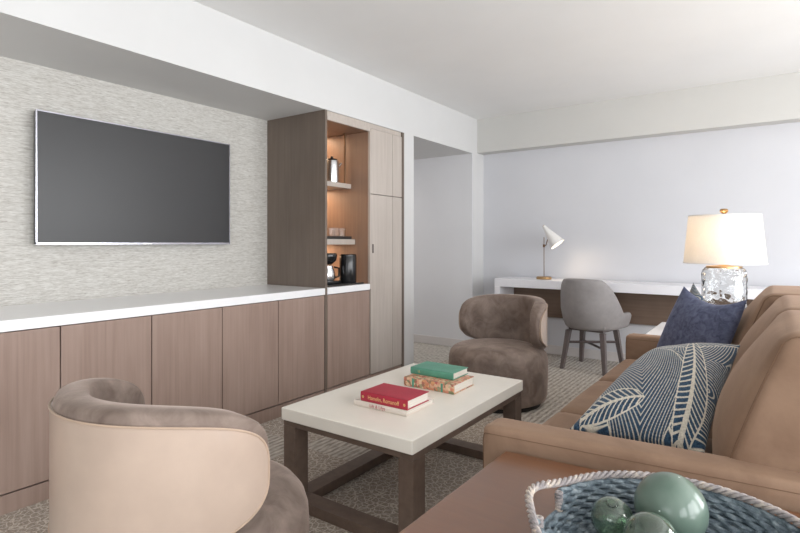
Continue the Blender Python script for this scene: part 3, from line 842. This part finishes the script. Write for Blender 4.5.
dl = empty('desk_lamp', (-1.958, 5.42, .8203), 0, 'small white cone desk lamp on a brass stem, left on the white desk', 'lamp')
MB().lathe([(0, 0), (.075, 0), (.078, .004), (.078, .022), (.07, .028), (0, .028)], 40).build('base', 'brass', dl, True)
MB().tube([(0, 0, .028), (0, 0, .44)], .004, 10).build('stem', 'bronze', dl, True)
top = Vector((.005, -.02, .555)); mouth = Vector((.15, -.015, .366))
MB().tube([(0, 0, .35), (.02, .0, .355), (.05, .0, .455)], .005, 8).lathe([(0, 0), (.012, 0), (.012, .03), (0, .03)], 12, (0, 0, .335)).build('arm', 'bronze', dl, True)
ax = (mouth - top).normalized(); q = Vector((0, 0, 1)).rotation_difference(ax).to_matrix().to_4x4(); ln = (mouth - top).length
xf = Matrix.Translation(top) @ q
hd = MB().lathe([(0, 0), (.018, .0), (.022, .03), (.03, .06), (.08, ln), (.077, ln), (.027, .062), (.016, .03), (0, .02)], 40, xf=xf).build('shade', 'lamp_white', dl, True)
MB().lathe([(0, -.006), (.011, -.006), (.011, -.0005), (0, -.0005)], 16, xf=xf).build('cap', 'brass', dl, True)
MB().lathe([(0, ln * .55), (.028, ln * .62), (.034, ln * .75), (.025, ln * .88), (0, ln * .92)], 24, xf=xf).build('bulb', 'bulb', dl, True)
lp = Vector((-1.958, 5.42, .8203)) + top + ax * ln * 1.02
o = spot('desk_lamp_light', lp, 2.2, (1, .78, .55), .05, 'SPOT'); o.data.spot_size = R(120); o.data.spot_blend = .6
o.rotation_euler = (-ax).to_track_quat('Z', 'Y').to_euler()

def desk_chair():
    c = empty('desk_chair', (-1.41, 5.22, 0), R(-9), 'grey upholstered desk chair with dark wooden legs, backed to the camera', 'chair')
    # U-shaped shell: half circle at the back, short straight arms
    r0, arm = .262, .235; npt = 49; arc = PI * r0; tot = arc + 2 * arm
    v = []; f = []; nl = 20
    for i in range(npt):
        s = -tot / 2 + tot * i / (npt - 1); a_ = abs(s); sg = 1 if s >= 0 else -1
        if a_ < arc / 2:
            ph = s / r0; base = Vector((math.sin(ph), -math.cos(ph), 0)); ctr = Vector((0, 0, 0)); nr = base
            pos = lambda off, nr=nr: nr * (r0 + off)
        else:
            d_ = a_ - arc / 2; nr = Vector((sg, 0, 0)); pos = lambda off, nr=nr, d_=d_: nr * (r0 + off) + Vector((0, d_, 0))
        k_ = a_ / (tot / 2)
        x = min(1, max(0, (a_ - .185) / .29)); sm = .35 * x + .65 * x * x * (3 - 2 * x)
        zt = .872 - .315 * sm - .012 * min(1, (a_ / .2) ** 2)
        zb = .392
        if k_ > .93: zt -= .02 * ((k_ - .93) / .07) ** 2
        th = .024
        for m_ in range(nl):
            g = 2 * PI * m_ / nl; ca, sa = math.cos(g), math.sin(g); qx = math.copysign(abs(ca) ** .6, ca); qz = math.copysign(abs(sa) ** .45, sa)
            z = (zt + zb) / 2 + qz * (zt - zb) / 2
            h_ = (z - zb) / .46
            off = qx * th - .04 * max(0, 1 - h_ * 2.2) ** 2 + .012 * h_
            p = pos(off); p.y *= 1 if p.y > 0 else 1.0
            v.append(p + Vector((0, 0, z)))
    for i in range(npt - 1):
        for m_ in range(nl):
            m2 = (m_ + 1) % nl; f.append((i * nl + m_, i * nl + m2, (i + 1) * nl + m2, (i + 1) * nl + m_))
    f.append(tuple(range(nl))); f.append(tuple((npt - 1) * nl + m_ for m_ in range(nl))[::-1])
    link('backrest', v, f, 'chair_grey', c, 'all')
    softb = softbox(-.20, .20, -.185, .225, .40, .48, .03, (0, 0, .015), 10); softb.build('seat', 'chair_grey', c, 'all')
    MB().box(-.17, .17, -.15, .17, .37, .3995, .004).build('seat_frame', 'chair_leg', c)
    for sx in (-1, 1):
        for sy in (-1, 1):
            MB().taper((sx * .165, sy * .15 + .0, .3695), (sx * .208, sy * .205 + .0, 0), (.023, .023), (.016, .016)).build('leg', 'chair_leg', c)
    for sg in (-1, 1):
        a_ = Vector((-.178, -sg * .168, .24)); b_ = Vector((.178, sg * .168, .24))
        z = .012 * sg
        MB().tube([a_ + Vector((0, 0, z)), b_ + Vector((0, 0, z))], .0125, 4).build('stretcher', 'chair_leg', c)
    return c
desk_chair()

# ------------------------------------------------------------------ white end table and glass table lamp
et = empty('end_table', (-.27, 4.12, 0), 0, 'white topped end table beyond the far sofa arm', 'table')
MB().box(-.42, .42, -.30, .36, .56, .595, .004).build('top', 'quartz', et)
MB().box(-.36, .36, -.24, .30, .05, .5595, .003).build('body', 'cabinet', et)
MB().box(-.32, .32, -.20, .26, 0, .0495).build('plinth', 'black_plinth', et)
tl = empty('table_lamp', (-.26, 4.1, .5953), 0, 'large lit table lamp with rippled clear glass base and white drum shade', 'lamp')
MB().lathe([(0, 0), (.125, 0), (.125, .015), (0, .015)], 48).build('foot', 'brass', tl, True)
seg, nz = 96, 60; v = []; f = []
from mathutils import noise as mnoise
def rip(a, z): return .0045 * mnoise.noise(Vector((math.cos(a) * 3.6, math.sin(a) * 3.6, z * 28))) + .002 * mnoise.noise(Vector((math.cos(a) * 9, math.sin(a) * 9, z * 50)))
for j in range(nz + 1):
    z = .016 + .424 * j / nz; e_ = min(1, min(j, nz - j) / 5); r_ = .131 - .02 * (1 - e_) ** 2
    for k_ in range(seg):
        a = 2 * PI * k_ / seg; rr = r_ + rip(a, z); v.append((rr * math.cos(a), rr * math.sin(a), z))
for j in range(nz):
    for k_ in range(seg):
        k2 = (k_ + 1) % seg; f.append((j * seg + k_, j * seg + k2, (j + 1) * seg + k2, (j + 1) * seg + k_))
no = len(v)
for j in range(2):
    for k_ in range(seg):
        a = 2 * PI * k_ / seg; v.append((.119 * math.cos(a), .119 * math.sin(a), .03 + .396 * j))
for k_ in range(seg):
    k2 = (k_ + 1) % seg
    f.append((no + k2, no + k_, no + seg + k_, no + seg + k2))
    f.append((k2, k_, no + k_, no + k2)); f.append((nz * seg + k_, nz * seg + k2, no + seg + k2, no + seg + k_))
link('glass_body', v, f, 'clear_glass', tl, True)
MB().lathe([(0, .4405), (.105, .4405), (.105, .452), (.03, .458), (.014, .47), (.014, .56), (0, .56)], 40).build('cap', 'brass', tl, True)
MB().lathe([(.238, .472), (.208, .785), (.2065, .785), (.2365, .472)], 72).build('shade', 'shade', tl, True)
MB().lathe([(.2055, .782), (.2105, .782), (.2105, .788), (.2055, .788), (.2055, .782)], 72).build('shade_rim', 'lamp_white', tl, True)
MB().lathe([(.236, .469), (.241, .469), (.241, .475), (.236, .475), (.236, .469)], 72).build('shade_rim', 'lamp_white', tl, True)
MB().tube([(0, 0, .56), (0, 0, .79)], .004, 8).box(-.205, .205, -.003, .003, .77, .774).box(-.003, .003, -.205, .205, .7745, .7785).build('harp', 'brass', tl)
MB().lathe([(0, .788), (.03, .788), (.012, .80), (.022, .808), (.026, .818), (.02, .83), (0, .833)], 32).build('finial', 'brass', tl, True)
MB().lathe([(0, .57), (.02, .58), (.032, .62), (.028, .66), (0, .675)], 24, (.0, .04, 0)).build('bulb', 'bulb', tl, True)
spot('table_lamp_light', (-.26, 4.02, 1.24), 4.5, (1, .72, .46), .05, 'POINT')

# ------------------------------------------------------------------ daylight
DAY = (.975, .988, 1.0)
for (s0, s1, z0, z1), pw in zip(RW, (95, 118, 125)):
    spot('window_light', (XR + .16, (s0 + s1) / 2, (z0 + z1) / 2), pw, DAY, s1 - s0, rot=(0, R(90), 0), sy=None)
for o in [o for o in COL.objects if o.type == 'LIGHT' and o.name.startswith('window_light')]:
    o.data.size = 2.1; o.data.size_y = 2.0
for s0, s1, z0, z1 in BW:
    o = spot('window_light', ((s0 + s1) / 2, YB - .16, (z0 + z1) / 2), 45, DAY, s1 - s0, rot=(R(90), 0, 0), sy=z1 - z0)
hl = spot('hall_light', (-4.6, 4.7, SOF - .02), 12, (1, .96, .9), .3)
w = bpy.data.worlds.new('world'); scene.world = w; w.use_nodes = True
bg = w.node_tree.nodes['Background']; bg.inputs[0].default_value = (.8, .88, 1, 1); bg.inputs[1].default_value = .6
scene.cycles.use_denoising = True
scene.cycles.max_bounces = 10; scene.cycles.diffuse_bounces = 6; scene.cycles.transmission_bounces = 10
scene.cycles.sample_clamp_indirect = 6; scene.cycles.caustics_reflective = False; scene.cycles.caustics_refractive = False
